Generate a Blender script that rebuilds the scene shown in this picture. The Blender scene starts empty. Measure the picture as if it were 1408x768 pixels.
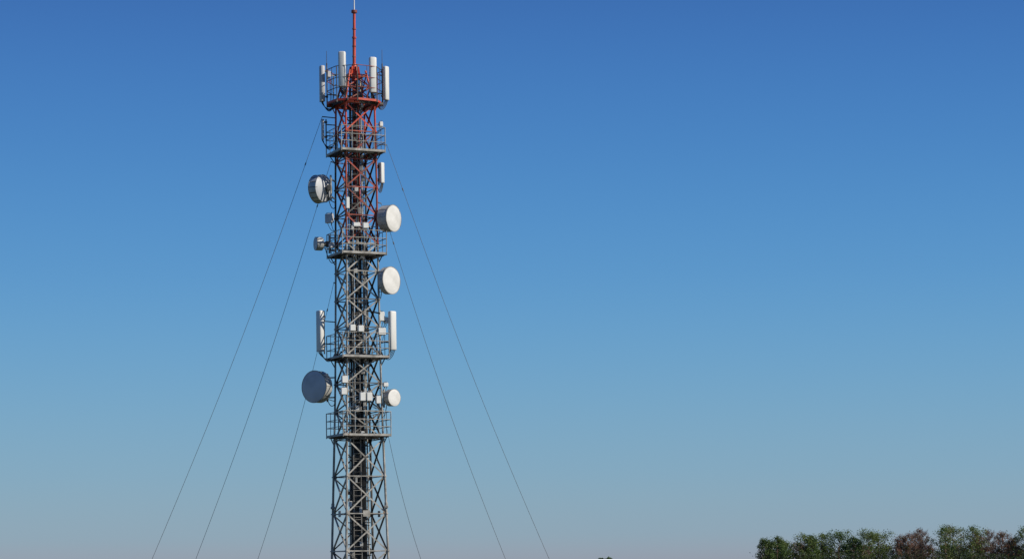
import bpy, math, random
from mathutils import Vector, Matrix
random.seed(7)
scene=bpy.context.scene
S=0.04; D=132.0; ROLL=0.0107
X0=(495.2-704)*S
A=math.radians(21.7); CA,SA=math.cos(A),math.sin(A)
def zz(y): return 1.6+(792.3-y)*S
def axis(y): return 495.2-(790-y)*ROLL
def W(px,y,d=0.0):   # surveyed position on the tower -> metres
    return Vector((X0+(px-axis(y))*S, D+d*S, zz(y)))
def U(u,d,y): return Vector((X0+u*S, D+d*S, zz(y)))
def srgb(r,g,b):
    f=lambda c:(c/255/12.92) if c/255<=0.04045 else ((c/255+0.055)/1.055)**2.4
    return (f(r),f(g),f(b),1)
# ---------------- materials
def mat(name,c1,c2,rough=0.6,metal=0.0,scale=3.0,detail=6,c3=None,lo=0.35,hi=0.65,bump=0.0,zs=1.0,trans=0):
    m=bpy.data.materials.new(name); m.use_nodes=True
    nt=m.node_tree; b=nt.nodes['Principled BSDF']
    tc=nt.nodes.new('ShaderNodeTexCoord'); mp=nt.nodes.new('ShaderNodeMapping')
    mp.inputs['Scale'].default_value=(1,1,zs)
    n=nt.nodes.new('ShaderNodeTexNoise'); n.inputs['Scale'].default_value=scale; n.inputs['Detail'].default_value=detail
    r=nt.nodes.new('ShaderNodeValToRGB')
    r.color_ramp.elements[0].position=lo; r.color_ramp.elements[0].color=(*c1,1)
    r.color_ramp.elements[1].position=hi; r.color_ramp.elements[1].color=(*c2,1)
    if c3:
        e=r.color_ramp.elements.new(min(0.99,hi+0.08)); e.color=(*c3,1)
    nt.links.new(tc.outputs['Object'],mp.inputs[0]); nt.links.new(mp.outputs[0],n.inputs['Vector'])
    nt.links.new(n.outputs['Fac'],r.inputs[0]); nt.links.new(r.outputs[0],b.inputs['Base Color'])
    b.inputs['Roughness'].default_value=rough; b.inputs['Metallic'].default_value=metal
    if bump:
        bp=nt.nodes.new('ShaderNodeBump'); bp.inputs['Strength'].default_value=bump
        nt.links.new(n.outputs['Fac'],bp.inputs['Height']); nt.links.new(bp.outputs[0],b.inputs['Normal'])
    if trans:
        t=nt.nodes.new('ShaderNodeBsdfTranslucent'); nt.links.new(r.outputs[0],t.inputs[0])
        mx=nt.nodes.new('ShaderNodeMixShader'); mx.inputs[0].default_value=trans
        nt.links.new(b.outputs[0],mx.inputs[1]); nt.links.new(t.outputs[0],mx.inputs[2])
        nt.links.new(mx.outputs[0],nt.nodes['Material Output'].inputs[0])
    return m
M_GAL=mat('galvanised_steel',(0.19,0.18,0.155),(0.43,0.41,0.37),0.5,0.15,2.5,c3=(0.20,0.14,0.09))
M_GALD=mat('dark_weathered_shaded_steel',(0.045,0.042,0.038),(0.13,0.12,0.105),0.65,0.1,3)  # weathered steel; also paints shade onto the left and far legs
M_RED=mat('red_tower_paint',(0.40,0.038,0.016),(0.58,0.07,0.026),0.5,0,2,c3=(0.20,0.06,0.035))
M_REDF=mat('faded_red_paint',(0.13,0.032,0.02),(0.44,0.070,0.033),0.6,0,1.6,c3=(0.28,0.20,0.16))
M_WHITE=mat('white_radome',(0.60,0.60,0.56),(0.75,0.75,0.71),0.45,0,1.5,zs=0.3)
M_DISH=mat('dish_radome',(0.57,0.56,0.52),(0.73,0.72,0.68),0.55,0,1.2)
M_DRUM=mat('dish_shroud_metal',(0.36,0.36,0.34),(0.52,0.52,0.49),0.45,0.1,2)
M_GREYR=mat('grey_shaded_radome',(0.42,0.43,0.44),(0.52,0.53,0.54),0.5,0,1.2)  # greyer radome: shade of left-facing dishes and panels put into the colour
M_BLACK=mat('black_cable_jacket',(0.008,0.008,0.008),(0.026,0.025,0.023),0.5,0,5)
M_CONC=mat('concrete',(0.22,0.21,0.19),(0.36,0.35,0.32),0.9,0,3,bump=0.3)
M_WIRE=mat('wire_rope',(0.05,0.05,0.052),(0.10,0.10,0.10),0.6,0.3,8)
MATS=[M_GAL,M_GALD,M_RED,M_REDF,M_WHITE,M_DISH,M_DRUM,M_GREYR,M_BLACK,M_CONC,M_WIRE]
GAL,GALD,RED,REDF,WHITE,DISH,DRUM,GREYR,BLACK,CONC,WIRE=range(11)
def frame(d):
    d=d.normalized(); a=Vector((0,0,1)) if abs(d.z)<0.9 else Vector((1,0,0))
    x=d.cross(a).normalized(); y=d.cross(x).normalized(); return x,y,d
class MB:
    def __init__(s): s.v=[];s.f=[];s.m=[];s.sm=[]
    def add(s,vs,fs,m,sm=False):
        o=len(s.v); s.v+= [tuple(v) for v in vs]
        for f in fs: s.f.append(tuple(i+o for i in f)); s.m.append(m); s.sm.append(sm)
    def tube(s,a,b,r,m,n=6,r2=None,cap=True):
        a=Vector(a);b=Vector(b)
        if (b-a).length<1e-5:return
        r2=r if r2 is None else r2
        x,y,_=frame(b-a); vs=[]
        for p,rr in((a,r),(b,r2)):
            for i in range(n):
                t=2*math.pi*i/n; vs.append(p+x*rr*math.cos(t)+y*rr*math.sin(t))
        fs=[(i,(i+1)%n,n+(i+1)%n,n+i) for i in range(n)]
        s.add(vs,fs,m,n>=6)
        if cap: s.add(vs,[tuple(range(n))[::-1],tuple(range(n,2*n))],m)
    def path(s,pts,r,m,n=5):
        for a,b in zip(pts[:-1],pts[1:]): s.tube(a,b,r,m,n)
    def beam(s,a,b,w,h,m,up=Vector((0,0,1))):
        a=Vector(a);b=Vector(b);d=(b-a).normalized()
        x=d.cross(up)
        if x.length<1e-3: x=d.cross(Vector((1,0,0)))
        x.normalize(); z=x.cross(d).normalized()
        vs=[]
        for p in(a,b):
            for i,j in((-1,-1),(1,-1),(1,1),(-1,1)): vs.append(p+x*w/2*i+z*h/2*j)
        s.add(vs,[(0,1,2,3),(7,6,5,4),(0,4,5,1),(1,5,6,2),(2,6,7,3),(3,7,4,0)],m)
    def angle(s,a,b,w,m,inward):   # L section steel angle
        a=Vector(a);b=Vector(b);d=(b-a).normalized()
        n=(inward-d*inward.dot(d)).normalized(); t=d.cross(n).normalized(); th=w*0.13
        sec=[(0,0),(w,0),(w,th),(th,th),(th,w),(0,w)]
        vs=[p+t*(x-w/2)+n*y for p in(a,b) for x,y in sec]
        s.add(vs,[(i,(i+1)%6,6+(i+1)%6,6+i) for i in range(6)]+[(5,4,3,2,1,0),(6,7,8,9,10,11)],m)
    def box(s,c,dx,dy,dz,m,yaw=0,bev=0.12):
        R=Matrix.Rotation(yaw,3,'Z'); b=min(dx,dy)*bev
        def ring(z,k):
            o=[]
            hx,hy=dx/2-k,dy/2-k
            for p in((-hx+b,-hy),(hx-b,-hy),(hx,-hy+b),(hx,hy-b),(hx-b,hy),(-hx+b,hy),(-hx,hy-b),(-hx,-hy+b)):
                o.append(Vector(c)+R@Vector((p[0],p[1],z)))
            return o
        rs=[ring(-dz/2,b),ring(-dz/2+b,0),ring(dz/2-b,0),ring(dz/2,b)]
        vs=sum(rs,[]); fs=[]
        for k in range(3):
            for i in range(8): fs.append((k*8+i,k*8+(i+1)%8,(k+1)*8+(i+1)%8,(k+1)*8+i))
        fs+=[tuple(range(8))[::-1],tuple(range(24,32))]
        s.add(vs,fs,m)
    def revolve(s,c,d,prof,m,n=40,ms=None):
        x,y,d=frame(d); c=Vector(c); vs=[];N=len(prof)
        for t,r in prof:
            for i in range(n):
                a=2*math.pi*i/n; vs.append(c+d*t+x*r*math.cos(a)+y*r*math.sin(a))
        for k in range(N-1):
            s.add([vs[q] for q in range(k*n,(k+2)*n)],[(i,(i+1)%n,n+(i+1)%n,n+i) for i in range(n)],(ms[k] if ms else m),True)
    def obj(s,name,parent=None,mats=None,origin=None):
        me=bpy.data.meshes.new(name)
        o=bpy.data.objects.new(name,me); scene.collection.objects.link(o)
        org=Vector(origin) if origin is not None else Vector((0,0,0))
        me.from_pydata([tuple(Vector(v)-org) for v in s.v],[],s.f)
        for m in (mats or MATS): me.materials.append(m)
        me.polygons.foreach_set('material_index',s.m); me.polygons.foreach_set('use_smooth',s.sm); me.update()
        o.location=org
        if parent: o.parent=parent
        return o
# ---------------- tower
tower=bpy.data.objects.new('lattice_telecom_tower',None); scene.collection.objects.link(tower)
prof=[(832,42),(700,37.6),(600,34.3),(540,32.5),(380,30),(250,29),(100,26.5)]
def hw(y):
    if y>=832:return 42
    for (a,ha),(b,hb) in zip(prof[:-1],prof[1:]):
        if y>=b: t=(a-y)/(a-b); return ha+(hb-ha)*t
    return prof[-1][1]
def corner(k,h,y):
    r=h/CA
    c=[(-SA,-CA),(CA,-SA),(SA,CA),(-CA,SA)][k]
    return U(c[0]*r,c[1]*r,y)
def ctr(y): return U(0,0,y)
legs=MB(); br=MB()
ys=[832,805,757,706,655,604]
y=604
while y>160: y-=38.2; ys.append(y)
for a,b in zip(ys[:-1],ys[1:]):
    mid=(a+b)/2
    for k in range(4):
        ml = (REDF if k in(0,1) else GALD) if mid<330 else (GALD if k==2 else GAL)  # left and far legs take darker steel to carry their shade
        if mid<175: ml=RED
        r=0.064 if mid>600 else 0.054
        pa,pb=corner(k,hw(a),a),corner(k,hw(b),b)
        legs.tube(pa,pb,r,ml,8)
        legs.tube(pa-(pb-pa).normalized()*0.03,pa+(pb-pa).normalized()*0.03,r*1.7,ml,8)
        j=(k+1)%4
        qa,qb=corner(j,hw(a),a),corner(j,hw(b),b)
        inw=(ctr(mid)-(pa+qb)/2)
        w=0.075
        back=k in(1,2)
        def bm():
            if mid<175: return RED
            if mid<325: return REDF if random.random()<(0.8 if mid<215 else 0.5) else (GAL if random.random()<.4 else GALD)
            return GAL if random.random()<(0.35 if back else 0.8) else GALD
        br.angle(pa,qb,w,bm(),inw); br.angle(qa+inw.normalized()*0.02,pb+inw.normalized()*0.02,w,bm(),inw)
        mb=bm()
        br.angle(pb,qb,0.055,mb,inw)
        xc=(pa+qb+qa+pb)/4
        dirh=(qb-pb).normalized()
        br.beam(xc-dirh*0.07,xc+dirh*0.07,0.015,0.13,mb)
        if abs(b-706)<1:
            m_=(pb+qb)/2; br.beam(m_-dirh*0.2,m_+dirh*0.2,0.015,0.34,GAL)
        for P,sg in((pb,1),(qb,-1)):
            br.beam(P+dirh*sg*0.06,P+dirh*sg*0.19,0.014,0.16,mb)
    br.angle(corner(0,hw(b),b),corner(2,hw(b),b),0.045,GALD,Vector((0,0,1)))
top=ys[-1]
for k in range(4):
    legs.tube(corner(k,hw(top),top),corner(k,hw(143),143),0.055,RED,8)
    legs.tube(corner(k,hw(143),143),corner(k,15,99),0.05,RED if k<2 else REDF,8)
    j=(k+1)%4
    br.angle(corner(k,hw(143),143),corner(j,hw(143),143),0.09,RED,Vector((0,0,-1)))
    for (a1,a2) in ((143,122),(122,104)):
        h1=hw(143)+(15-hw(143))*(143-a1)/44; h2=hw(143)+(15-hw(143))*(143-a2)/44
        br.angle(corner(k,h1,a1),corner(j,h2,a2),0.06,REDF,Vector((0,1,0))); br.angle(corner(j,h1,a1),corner(k,h2,a2),0.06,REDF,Vector((0,1,0))); br.angle(corner(k,h2,a2),corner(j,h2,a2),0.06,RED,Vector((0,0,-1)))
legs.obj('legs',tower); br.obj('bracing',tower)
# mast
ms=MB()
ms.tube(W(487.5,330),W(487.5,88),0.10,RED,12)
ms.tube(W(487.3,112),W(487.3,96),0.19,RED,10); ms.tube(W(487.3,96),W(487.3,88),0.22,RED,10,0.12)
for q in range(6):
    t=q*math.pi/3; ms.beam(W(487.3,92)+Vector((0.2*math.cos(t),0.2*math.sin(t),0)),W(487.3,108)+Vector((0.3*math.cos(t),0.3*math.sin(t),0)),0.03,0.12,RED)
ms.tube(W(487,90),W(487,52),0.09,RED,12); ms.tube(W(487,52),W(487,16),0.075,RED,12)
ms.tube(W(487,53),W(487,51),0.12,RED,12); ms.tube(W(487,18),W(487,14.5),0.16,REDF,12)
ms.tube(W(487,15),W(487,-14),0.035,WHITE,8,0.02)
for yy in (40,64,78): ms.tube(W(487,yy+.8),W(487,yy-.8),0.11,REDF,10)
ms.obj('top_mast',tower)
# inner cables, ladder, trays
cb=MB()
N=26
for i in range(N):
    u=-11+22*((i*0.618)%1); d=random.uniform(-9,3); topy=random.choice([215,300,350,355,430,490,495,500,560,600,605])
    if i<7: topy=random.uniform(96,150)
    pts=[];yy=831
    while yy>topy:
        sh=1.0-0.38*(1-max(0,(yy-150)/680))
        pts.append(U(u*sh+random.uniform(-.45,.45),d+random.uniform(-.4,.4),yy)); yy-=24
    sh=1.0-0.38*(1-max(0,(topy-150)/680)); pts.append(U(u*sh,d,topy))
    if topy>150:
        uu=random.choice([-1,1])*random.uniform(14,34); pts.append(U(u*sh+uu*0.3,d-3,topy-3)); pts.append(U(uu,d-random.uniform(0,12),topy+random.uniform(-4,5)))
    cb.path(pts,0.032 if i%3 else 0.045,BLACK)
for i in range(13):
    u=-9+i*1.5
    cb.path([U(u,-10,831),U(u*.92,-10,700),U(u*.9,-9,606)],0.030,BLACK)
cb.obj('feeder_cables',tower)
ld=MB()
for (u1,u2,d,w) in((-7,4,-13,0.035),(3,13,9,0.03)):
    yy=831
    while yy>112:
        y2=max(112,yy-40)
        k=0.68+0.32*(yy-112)/720
        k2=0.68+0.32*(y2-112)/720
        for u in(u1,u2): ld.beam(U(u*k,d*k,yy),U(u*k2,d*k2,y2),w,0.05,GAL if random.random()<.7 else GALD,Vector((0,1,0)))
        q=yy
        while q>y2:
            ld.tube(U(u1*k,d*k,q),U(u2*k,d*k,q),0.016,GAL,4); q-=7.4
        yy=y2
for (u,d,m,y1,y2,r) in((10,-6,GAL,110,600,0.05),(-10,4,GALD,130,832,0.05),(13,2,GAL,330,832,0.05),(6,-9,REDF,105,330,0.05),(-13,-4,GAL,220,832,0.04),(16,-6,GAL,360,600,0.035),(-4,-15,GAL,330,600,0.03)):
    ld.tube(U(u*0.75,d,y1),U(u,d,y2),r,m,6)
for yy in range(118,830,15):
    h=hw(yy)*0.9
    ld.beam(U(-h*0.45,-6,yy),U(h*0.45,-4,yy),0.05,0.05,random.choice([GAL,GALD,GALD]))
    for q in range(3 if 220<yy<600 else 1):
        u=random.uniform(-15,14); y0=yy+random.uniform(-6,6)
        ld.box(U(u,random.uniform(-16,-8),y0),0.08+random.random()*.14,0.1,0.12+random.random()*.3,random.choice([GAL,GAL,DRUM,WHITE,GALD,GALD]))
    if random.random()<.5:
        ld.tube(U(random.uniform(-12,0),-10,yy),U(random.uniform(0,16),-8,yy-random.uniform(-8,12)),0.02,random.choice([GAL,BLACK]),5)
ld.obj('ladder_and_cable_tray',tower)
# platforms
def platform(yf,h,rail,mr,mf,name,sides=4):
    p=MB()
    if sides==4: C=[corner(k,h,0)-ctr(0) for k in range(4)]
    else:
        C=[]
        for k in range(8):
            t=math.radians(22.5+45*k)-A+math.radians(8); R=h/math.cos(math.radians(10))
            C.append(Vector((R*math.cos(t)*S,R*math.sin(t)*S,0)))
    n=len(C); c=ctr(yf)
    hi=hw(yf)*1.02
    for k in range(n):
        a=c+C[k]; b=c+C[(k+1)%n]; d=(b-a).normalized()
        p.beam(a+d*0.04,b-d*0.04,0.07,0.12,mf)
        mk = mr if n==4 else (GALD if k%3 else REDF)
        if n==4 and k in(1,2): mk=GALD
        p.tube(a+Vector((0,0,-0.10)),a+Vector((0,0,rail*S)),0.03,mr if n==4 else GALD,6)
        for f in(1.0,0.66,0.36): p.tube(a+Vector((0,0,rail*S*f)),b+Vector((0,0,rail*S*f)),0.021,mk,6)
        m=3 if n==4 else 1
        for i in range(1,m+1):
            q=a+(b-a)*i/(m+1); p.tube(q,q+Vector((0,0,rail*S)),0.019,mk,6)
    dz=Vector((0,0,-0.02))
    e1=(C[1]-C[0]).normalized() if n==4 else Vector((CA,SA,0)).normalized(); e2=Vector((-e1.y,e1.x,0))
    Rr=(C[0].length)*(math.cos(math.radians(45)) if n==4 else 0.9)
    hh=hi*S/CA*math.cos(math.radians(45))
    for sgn in(-1,1):
        for e,f in((e1,e2),(e2,e1)):
            p.beam(c+e*hh*sgn-f*(Rr-0.05)+dz*(1 if e is e1 else 3),c+e*hh*sgn+f*(Rr-0.05)+dz*(1 if e is e1 else 3),0.06,0.12,GALD)
    k=-Rr+0.06
    while k<Rr-0.05:
        L=Rr-0.05 if n==4 else math.sqrt(max(.05,(Rr*1.02)**2-k*k))
        if abs(k)<hh*0.75:
            for sgn in(-1,1):
                p.beam(c+e1*k+e2*sgn*hh*0.5+Vector((0,0,0.035)),c+e1*k+e2*sgn*L+Vector((0,0,0.035)),0.03,0.03,GALD)
        else:
            p.beam(c+e1*k-e2*L+Vector((0,0,0.035)),c+e1*k+e2*L+Vector((0,0,0.035)),0.03,0.03,GALD)
        k+=0.075
    for kk in range(4):
        leg=corner(kk,hw(yf+13),yf+13); tip=c+(corner(kk,h*0.97,yf)-c)*0.9+Vector((0,0,-0.06))
        p.beam(leg,tip,0.045,0.045,GALD if n==4 else RED)
    p.obj(name,tower)
platform(143,38,46,REDF,RED,'top_platform',8)
platform(211,41.5,32,GAL,GAL,'platform')
platform(351,42,31,GAL,GAL,'platform')
platform(492,44,32,GAL,GAL,'platform')
platform(599,45.5,32,GAL,GAL,'platform')
fd=MB()
for k in range(4):
    c=corner(k,42,832); fd.box(c+Vector((0,0,0.12)),0.9,0.9,0.5,CONC)
fd.obj('foundation',tower)
# ---------------- antennas
def near_leg(p):
    y=792.3-(p.z-1.6)/S
    return min((corner(k,hw(y),y) for k in range(4)),key=lambda q:(q-p).length)
def dish(px,y,rpx,dirv,depth,name='microwave_dish',d=0,face=DISH,conv=0.06,back=0.35,ribs=False):
    m=MB(); c=W(px,y,d); r=rpx*S; dv=Vector(dirv).normalized(); dp=depth*S
    pr=[(-dp-back*r,0.001),(-dp-back*r,0.16*r),(-dp-back*r*0.75,0.45*r),(-dp-back*r*0.3,0.82*r),(-dp,0.985*r),(-dp,1.0*r),(-0.02,1.0*r),(-0.02,1.03*r),(0.02,1.03*r),(0.02,0.97*r),(0.02+conv*r*.5,0.75*r),(0.02+conv*r*.85,0.4*r),(0.02+conv*r,0.001)]
    bk=GREYR if ribs else DRUM
    mss=[GAL,bk,bk,bk,DRUM,DRUM,DRUM,GAL,GAL,face,face,face]
    m.revolve(c,dv,pr,DRUM,48,mss)
    x,yv,_=frame(dv)
    n=16 if ribs else 10
    for i in range(n):
        a=2*math.pi*i/n; o=x*math.cos(a)+yv*math.sin(a)
        m.beam(c+o*r*1.005-dv*dp*0.95,c+o*r*1.005-dv*0.04,0.03,0.02,GALD if ribs else GAL,o)
        if i%2==0: m.beam(c-dv*(dp+back*r*0.95)+o*r*0.2,c-dv*(dp+0.01)+o*r*0.97,0.02,0.03,GAL)
    hub=c-dv*(dp+back*r)
    leg=near_leg(hub)
    m.tube(hub,hub-dv*0.18,0.12,GALD,12); m.box(hub-dv*0.2,0.24,0.24,0.32,GALD)
    pole=hub-dv*0.30; hgt=max(0.5,r*0.9)
    m.tube(pole-Vector((0,0,hgt)),pole+Vector((0,0,hgt)),0.055,GAL,8)
    for s in(-0.7,0.7):
        z=Vector((0,0,hgt*s)); m.beam(pole+z,Vector((leg.x,leg.y,pole.z+hgt*s)),0.06,0.07,GAL)
    m.beam(c+Vector((0,0,-r*0.6))-dv*dp,Vector((leg.x,leg.y,c.z-r*0.9)),0.035,0.035,GAL)
    e=Vector((leg.x,leg.y,hub.z-0.9)); pts=[]
    for i in range(9):
        t=i/8; pts.append(hub.lerp(e,t)+Vector((0,-0.05,-0.5*math.sin(math.pi*t))))
    m.path(pts,0.022,BLACK)
    m.obj(name,origin=c)
dish(436,260,19,(-0.84,0.54,0.0),12,face=GREYR,d=-2,back=0.22,ribs=True)
dish(541.5,302,18,(0.85,-0.53,-0.02),15,d=-10,conv=0.10)
dish(538.5,387,18.5,(0.80,-0.60,0),9,d=-10,conv=0.08)
dish(432.5,531,21.7,(-0.58,-0.81,0.0),13,d=-6,face=GREYR,conv=0.08)  # face coloured grey for the shade on its left-turned side
dish(542.5,547.5,11.5,(0.72,-0.69,0),9,d=-10,conv=0.10)
dish(434,334,9,(-0.92,-0.38,0),9,d=2,face=GREYR)
def panel(px,y1,y2,wpx,yaw,name='panel_antenna',d=0,dep=0.62,m_=WHITE,whip=None,polelen=8):
    m=MB(); c=W(px,(y1+y2)/2,d); h=(y2-y1)*S; w=wpx*S; dp=w*dep
    yr=math.radians(yaw); f=Vector((math.cos(yr),math.sin(yr),0)); s=Vector((-f.y,f.x,0))
    sec=[]
    for i in range(13):
        t=-math.pi/2+math.pi*i/12
        sec.append((abs(math.cos(t))**0.6*dp*0.55,math.copysign(abs(math.sin(t))**0.55,math.sin(t))*w/2))
    sec+= [(-dp*0.4,w/2*0.96),(-dp*0.45,w/2*0.85),(-dp*0.45,-w/2*0.85),(-dp*0.4,-w/2*0.96)]
    n=len(sec); rings=[]
    for z,k in((-h/2,0.9),(-h/2+0.03,1),(h/2-0.06,1),(h/2-0.015,0.93),(h/2,0.75)):
        rings.append([c+f*a*k+s*b*k+Vector((0,0,z)) for a,b in sec])
    vs=sum(rings,[]); fs=[]
    for k in range(len(rings)-1):
        for i in range(n): fs.append((k*n+i,k*n+(i+1)%n,(k+1)*n+(i+1)%n,(k+1)*n+i))
    m.add(vs,fs,m_,True); m.add(vs,[tuple(range(n))[::-1],tuple(range((len(rings)-1)*n,len(rings)*n))],m_)
    m.add([c+f*a*1.02+s*b*1.02+Vector((0,0,-h/2+z)) for z in(0.0,0.05) for a,b in sec],[(i,(i+1)%n,n+(i+1)%n,n+i) for i in range(n)],DRUM)
    pole=c-f*(dp*0.45+0.16)
    m.tube(pole-Vector((0,0,h/2+polelen*S)),pole+Vector((0,0,h/2+ (whip or 1)*S*0.2)),0.035,GALD,8)
    for q in(-0.36,0.36):
        z=Vector((0,0,h*q)); m.beam(c-f*dp*0.4+z,pole+z-f*0.05,0.12,0.06,GALD); m.tube(pole+z-Vector((0,0,.06)),pole+z+Vector((0,0,.06)),0.06,GALD,8)
    leg=near_leg(c)
    for q in(-0.3,0.25):
        zc=c.z+h*q
        m.tube(Vector((pole.x,pole.y,zc)),Vector((leg.x,leg.y,zc)),0.03,GALD,6)
    if whip: m.tube(pole+Vector((0,0,h/2-0.3)),pole+Vector((0,0,h/2+whip*S)),0.02,GALD,6,0.012)
    for i in range(4):
        st=c+s*(i-1.5)*w*0.2+Vector((0,0,-h/2)); m.tube(st,st-Vector((0,0,0.08)),0.02,GALD,6)
        e=Vector((leg.x,leg.y,c.z-h/2-0.1+0.08*i)); pts=[]
        for j in range(11):
            t=j/10; pts.append((st-Vector((0,0,.06))).lerp(e,t)+Vector((0,0,-(0.30+0.09*i)*math.sin(math.pi*t)**0.8 if 0<t<1 else 0)))
        m.path(pts,0.02,BLACK)
    m.obj(name,origin=c)
panel(442.5,89,138,10,-160,d=6,whip=21,m_=GREYR)  # grey front carries the shade of the left-facing side
panel(472.5,77.5,125,10,-100,d=-30,whip=None)
panel(514,84,132,10,-70,d=-22)
panel(531,93,139,9,-35,d=-4,whip=24)
panel(525.5,225,253,7,-40,d=-6,polelen=2)
panel(440.5,427,483,11,-140,d=-6,m_=WHITE,polelen=3)
panel(540,429,482,10.5,-55,d=-8,polelen=3)
panel(443.5,163,191,4.5,-150,d=2,m_=GREYR,polelen=1)
def rru(px,y,w,h,d=-10,m_=WHITE,yaw=-70,name='remote_radio_unit'):
    m=MB(); c=W(px,y,d); yr=math.radians(yaw+90)
    m.box(c,w*S,0.2,h*S,m_,yr,0.15)
    R=Matrix.Rotation(yr,3,'Z')
    n=5
    for i in range(n):
        x=(-0.4+0.8*i/(n-1))*w*S
        m.beam(c+R@Vector((x,0.12,-h*S*0.42)),c+R@Vector((x,0.12,h*S*0.42)),0.012,0.06,DRUM,R@Vector((0,1,0)))
    m.beam(c+R@Vector((-w*S*.25,-0.115,h*S*0.5+0.03)),c+R@Vector((w*S*.25,-0.115,h*S*0.5+0.03)),0.02,0.02,GALD)
    leg=near_leg(c); p=c+R@Vector((0,0.2,0))
    m.tube(p-Vector((0,0,h*S*.7)),p+Vector((0,0,h*S*.7)),0.03,GAL,6)
    m.beam(p,Vector((leg.x,leg.y,p.z)),0.04,0.04,GAL)
    for i in(-1,1):
        st=c+R@Vector((i*w*S*0.25,0,-h*S/2)); e=Vector((leg.x,leg.y,c.z-h*S/2-0.3))
        pts=[st.lerp(e,j/7)+Vector((0,0,-0.22*math.sin(math.pi*j/7))) for j in range(8)]
        m.path(pts,0.014,BLACK)
    m.obj(name,origin=c)
for a in [(487,454,8,9,-36),(498,455,8,9,-34),(525.5,457,11,10,-12),(525,436,8,13,-8),(531,441,6,8,-4),
          (500.5,547.5,8,12,-34),(509.5,547.5,8,12,-32),(521,551,7,11,-20),(530.5,529.5,7,6,-8),
          (476,524,8,10,-36),(475,540,8,10,-36),(480,284,5,16,-34),(492,313,10,6,-30),(504,314,8,8,-26),(453,300,12,13,-2,GREYR,-120),(524,172,5,7,-4),(452,102,5,9,0,GREYR),(456,338,7,7,-6,GREYR)]:
    rru(*a)
cl=MB()
for k in(1,3):
    p=corner(k,hw(697),697); cl.box(p+Vector((0,-0.05,0)),0.24,0.2,0.14,GAL); cl.tube(p,p+Vector((0,0,0.25)),0.09,GAL,10)
cl.obj('leg_clamps',tower)
# ---------------- guy wires
for (x1,y1,x2,y2,yd) in [(443,160,211,768,-40),(455,222,258.5,768,60),(459,388,340.5,768,110),(532,200,756,768,-30),(524,280,697,768,50),(521,534,580,768,100)]:
    g=MB()
    sl=(x2-axis(y2)-(x1-axis(y1)))/(y2-y1)
    u1=x1-axis(y1)
    sgn=1 if u1>0 else -1
    ua=u1+sl*(829-y1)
    a=U(u1,0,y1); b=U(ua,yd,829)
    leg=near_leg(a)
    pts=[]
    for i in range(33):
        t=i/32; pts.append(a.lerp(b,t)+Vector((-sgn*0.22*math.sin(math.pi*t),0,-0.25*math.sin(math.pi*t))))
    g.path(pts,0.0115,WIRE,6)
    g.tube(leg,a,0.03,GALD,6)
    q=0.095 if yd!=110 else 0.08
    p=pts[int(q*32)].lerp(pts[int(q*32)+1],q*32-int(q*32)); dd=(b-a).normalized(); g.tube(p-dd*0.08,p+dd*0.08,0.03,GALD,8)
    g.tube(b-dd*1.2,b-dd*0.4,0.04,GAL,8)
    g.box(b+Vector((0,0,0.05)),0.8,0.8,0.5,CONC)
    g.obj('guy_wire',origin=b)
# ---------------- ground
def gm():
    m=bpy.data.materials.new('grass_field'); m.use_nodes=True; nt=m.node_tree; b=nt.nodes['Principled BSDF']
    tc=nt.nodes.new('ShaderNodeTexCoord'); n=nt.nodes.new('ShaderNodeTexNoise'); n.inputs['Scale'].default_value=0.03; n.inputs['Detail'].default_value=12
    r=nt.nodes.new('ShaderNodeValToRGB'); r.color_ramp.elements[0].position=.35; r.color_ramp.elements[0].color=(0.035,0.055,0.018,1); r.color_ramp.elements[1].position=.65; r.color_ramp.elements[1].color=(0.09,0.09,0.04,1)
    nt.links.new(tc.outputs['Object'],n.inputs['Vector']); nt.links.new(n.outputs['Fac'],r.inputs[0]); nt.links.new(r.outputs[0],b.inputs['Base Color']); b.inputs['Roughness'].default_value=0.95
    return m
g=MB(); g.add([(-6000,-2000,0),(6000,-2000,0),(6000,9000,0),(-6000,9000,0)],[(0,1,2,3)],0); g.obj('ground',mats=[gm()])
# ---------------- distant trees
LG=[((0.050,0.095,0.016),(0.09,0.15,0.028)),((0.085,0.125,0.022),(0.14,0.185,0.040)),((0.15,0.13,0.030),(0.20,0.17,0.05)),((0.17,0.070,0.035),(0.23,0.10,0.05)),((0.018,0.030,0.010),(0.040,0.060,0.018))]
LM=[mat('leaves_%d'%i,a,b,0.7,0,0.25,trans=0.3) for i,(a,b) in enumerate(LG)]
M_BARK=mat('bark',(0.12,0.075,0.055),(0.21,0.14,0.10),0.9,0,1)
TM=LM+[M_BARK]
DT=600.0; K=3300/DT
T=MB()
def leaf(p,s,m,out=None):
    n=Vector((random.gauss(0,1),random.gauss(0,1),random.gauss(0,1))).normalized()
    if out is not None: n=(n+out*0.8).normalized()   # leaves face outward and up
    x,y,_=frame(n)
    a=random.random()*6.28; u=(x*math.cos(a)+y*math.sin(a))*s; v=(y*math.cos(a)-x*math.sin(a))*s*random.uniform(.5,.9)
    T.add([p-u*.6,p-v*.6,p+u*.6,p+v*.6],[(0,1,2,3)],m)
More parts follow.
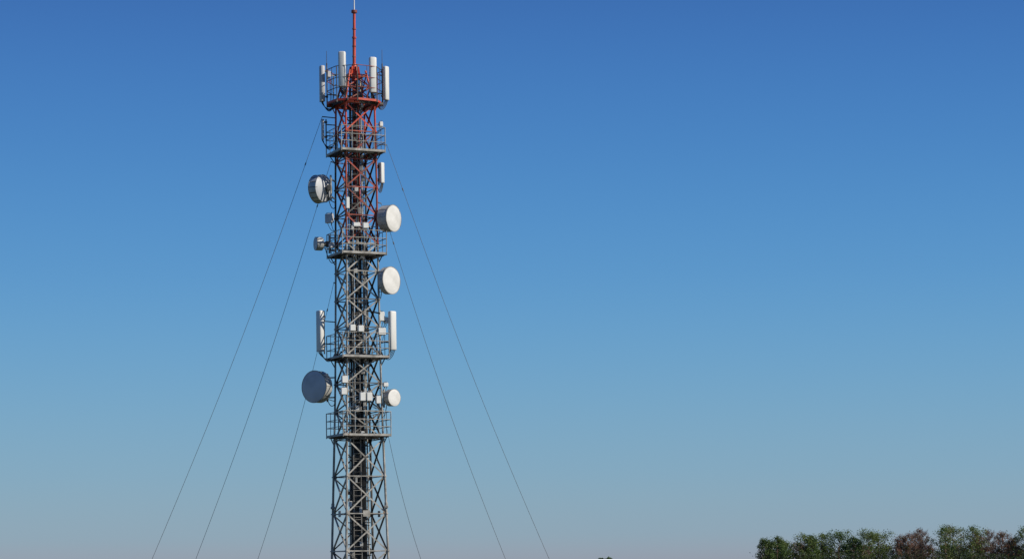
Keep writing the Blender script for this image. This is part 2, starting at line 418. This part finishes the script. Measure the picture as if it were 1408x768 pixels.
def tree(x,yd,H,wd,kind,dens=1.0):
    base=Vector((x,yd,0)); ends=[]
    tr=H*0.016+0.05
    lean=Vector((random.uniform(-.05,.05),random.uniform(-.05,.05),1))
    top=base+lean*H*0.93
    pts=[base.lerp(top,t)+Vector((random.uniform(-.12,.12),random.uniform(-.12,.12),0))*(t>0) for t in (0,.2,.4,.6,.8,1)]
    for i in range(5): T.tube(pts[i],pts[i+1],tr*(1-i*.18),5,5,tr*(1-(i+1)*.18),False)
    nb=26 if kind!='bare' else 34
    for i in range(nb):
        t=0.16+0.80*(i/nb)+random.uniform(-.02,.02)
        o=base.lerp(top,t); az=i*2.4+random.random()
        prof_=math.sin(math.pi*min(1,max(0.05,(t-0.02)))**0.8)**0.6
        L=wd*0.5*prof_*random.uniform(.6,1.08)
        e=o+Vector((math.cos(az)*L,math.sin(az)*L,L*random.uniform(.35,.9)+0.3))
        e.z=min(e.z,H*random.uniform(.94,1.0))
        mid=o.lerp(e,.5)+Vector((0,0,-0.1*L))
        T.tube(o,mid,tr*.35,5,4,tr*.22,False); T.tube(mid,e,tr*.22,5,4,0.015,False)
        ends+= [e,mid.lerp(e,.45)]
        if kind=='bare' or kind=='rust':
            for j in range(14):
                q=mid.lerp(e,random.random()); z=q+Vector((random.gauss(0,.45),random.gauss(0,.45),random.uniform(.2,1.2)))
                z.z=min(z.z,H*1.02)
                T.tube(q,z,0.028,5,3,0.012,False)
                for jj in range(3):
                    w=q.lerp(z,random.random()); T.tube(w,w+Vector((random.gauss(0,.3),random.gauss(0,.3),random.uniform(.1,.6))),0.02,5,3,0.01,False)
    base_m={'green':0,'light':1,'yellow':2,'rust':3,'bare':3,'dark':4}[kind]
    nl={'green':85,'light':72,'yellow':56,'rust':34,'bare':7,'dark':70}[kind]*dens
    cc=base+Vector((0,0,H*0.55))
    for e in ends+[top]:
        cm=base_m if random.random()<.8 else {0:1,1:0,2:1,3:2,4:0}[base_m]
        sg=random.uniform(.35,.62)*wd/6
        for i in range(int(nl*random.uniform(.5,1.3))):
            p=e+Vector((random.gauss(0,sg),random.gauss(0,sg),random.gauss(0,sg*.8)))
            if p.z<H*1.06: leaf(p,random.uniform(.16,.32),cm,(p-e).normalized()*0.6+(p-cc).normalized()*0.6)
def tX(px): return (px-704)/K
def tH(px,y): return 1.6+(790-(px-704)*ROLL-y)/K
front=[(1052,739,24,'green'),(1066,736,28,'green'),(1083,741,24,'green'),(1103,733,30,'light'),(1116,735,22,'green'),(1131,731,30,'light'),(1156,729,38,'green'),(1172,735,24,'green'),(1192,728,34,'light'),(1212,730,36,'light'),(1236,735,26,'rust'),(1250,733,26,'bare'),(1262,731,24,'bare'),(1275,725,28,'bare'),(1297,722,34,'light'),(1315,720,34,'yellow'),(1337,722,36,'light'),(1350,731,26,'rust'),(1364,728,26,'bare'),(1380,731,26,'rust'),(1391,740,20,'rust'),(1405,723,28,'light'),(1424,728,34,'green'),(1450,735,34,'rust'),(1478,728,36,'green'),(1510,733,36,'yellow')]
for px,yy,w,k in front:
    tree(tX(px),DT+random.uniform(-6,6),tH(px,yy),w/K*1.12,k)
for i in range(22):
    px=1062+i*21+random.uniform(-6,6); yy=746+random.uniform(-3,5)
    tree(tX(px),DT+14+random.uniform(-4,6),tH(px,yy),5.5,random.choice(['dark','dark','green','rust']),0.8)
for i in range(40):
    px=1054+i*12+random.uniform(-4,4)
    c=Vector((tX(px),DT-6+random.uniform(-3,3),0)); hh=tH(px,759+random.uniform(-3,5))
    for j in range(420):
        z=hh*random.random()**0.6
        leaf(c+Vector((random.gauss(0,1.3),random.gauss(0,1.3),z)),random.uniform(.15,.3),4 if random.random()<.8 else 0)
tree((828-704)/K,DT,tH(828,766.2),2.6,'green'); tree((838-704)/K,DT,tH(838,765.8),2.8,'green')
T.obj('distant_tree_row',mats=TM)
# ---------------- world, sun, camera
w=bpy.data.worlds.new('World'); scene.world=w; w.use_nodes=True; nt=w.node_tree; nt.nodes.clear()
SE=math.radians(34); saz=math.radians(-22)   # sun: from the right, slightly toward the viewer
sd=Vector((math.cos(SE)*math.cos(saz),math.cos(SE)*math.sin(saz),math.sin(SE)))
out=nt.nodes.new('ShaderNodeOutputWorld'); sk=nt.nodes.new('ShaderNodeTexSky'); sk.sky_type='NISHITA'; sk.sun_disc=False
sk.sun_elevation=SE; sk.sun_rotation=math.atan2(sd.x,sd.y); sk.air_density=1.0; sk.dust_density=0.6; sk.ozone_density=2
b1=nt.nodes.new('ShaderNodeBackground'); b1.inputs[1].default_value=0.07; nt.links.new(sk.outputs[0],b1.inputs[0])
tc=nt.nodes.new('ShaderNodeTexCoord'); sx=nt.nodes.new('ShaderNodeSeparateXYZ'); nt.links.new(tc.outputs['Generated'],sx.inputs[0])
mr=nt.nodes.new('ShaderNodeMapRange'); mr.inputs['From Min'].default_value=0; mr.inputs['From Max'].default_value=0.5; nt.links.new(sx.outputs['Z'],mr.inputs[0])
cr=nt.nodes.new('ShaderNodeValToRGB'); cr.color_ramp.interpolation='B_SPLINE'
def zp(y): 
    t=(790-y)/3300; return t/math.sqrt(1+t*t)/0.5
stops=[(0,(150,148,163)),(zp(768),(150,162,180)),(zp(735),(141,168,187)),(zp(650),(129,170,196)),(zp(520),(108,165,205)),(zp(380),(85,152,208)),(zp(200),(66,132,199)),(zp(0),(52,109,184)),(1.0,(34,74,145))]
els=cr.color_ramp.elements
els[0].position=0; els[0].color=srgb(*stops[0][1]); els[1].position=1; els[1].color=srgb(*stops[-1][1])
for p,c in stops[1:-1]:
    e=els.new(p); e.color=srgb(*c)
nt.links.new(mr.outputs[0],cr.inputs[0])
b2=nt.nodes.new('ShaderNodeBackground'); b2.inputs[1].default_value=1.0; nt.links.new(cr.outputs[0],b2.inputs[0])
mx=nt.nodes.new('ShaderNodeMixShader'); mx.inputs[0].default_value=0.87
nt.links.new(b1.outputs[0],mx.inputs[1]); nt.links.new(b2.outputs[0],mx.inputs[2]); nt.links.new(mx.outputs[0],out.inputs[0])
sl=bpy.data.lights.new('sun','SUN'); sl.energy=4.6; sl.angle=math.radians(0.5); sl.color=(1,0.93,0.82)
so=bpy.data.objects.new('sun',sl); scene.collection.objects.link(so); so.rotation_euler=sd.to_track_quat('Z','Y').to_euler()
cd=bpy.data.cameras.new('camera'); co=bpy.data.objects.new('camera',cd); scene.collection.objects.link(co)
cd.sensor_width=36; cd.lens=3300/1408*36; cd.shift_y=406/1408; cd.clip_end=20000; cd.clip_start=0.5
co.matrix_world=Matrix.Translation((0,0,1.6))@Matrix.Rotation(math.radians(90),4,'X')@Matrix.Rotation(-ROLL,4,'Z')
scene.camera=co
scene.view_settings.view_transform='Standard'; scene.view_settings.look='None'; scene.view_settings.exposure=0
print('faces trees',len(T.f))
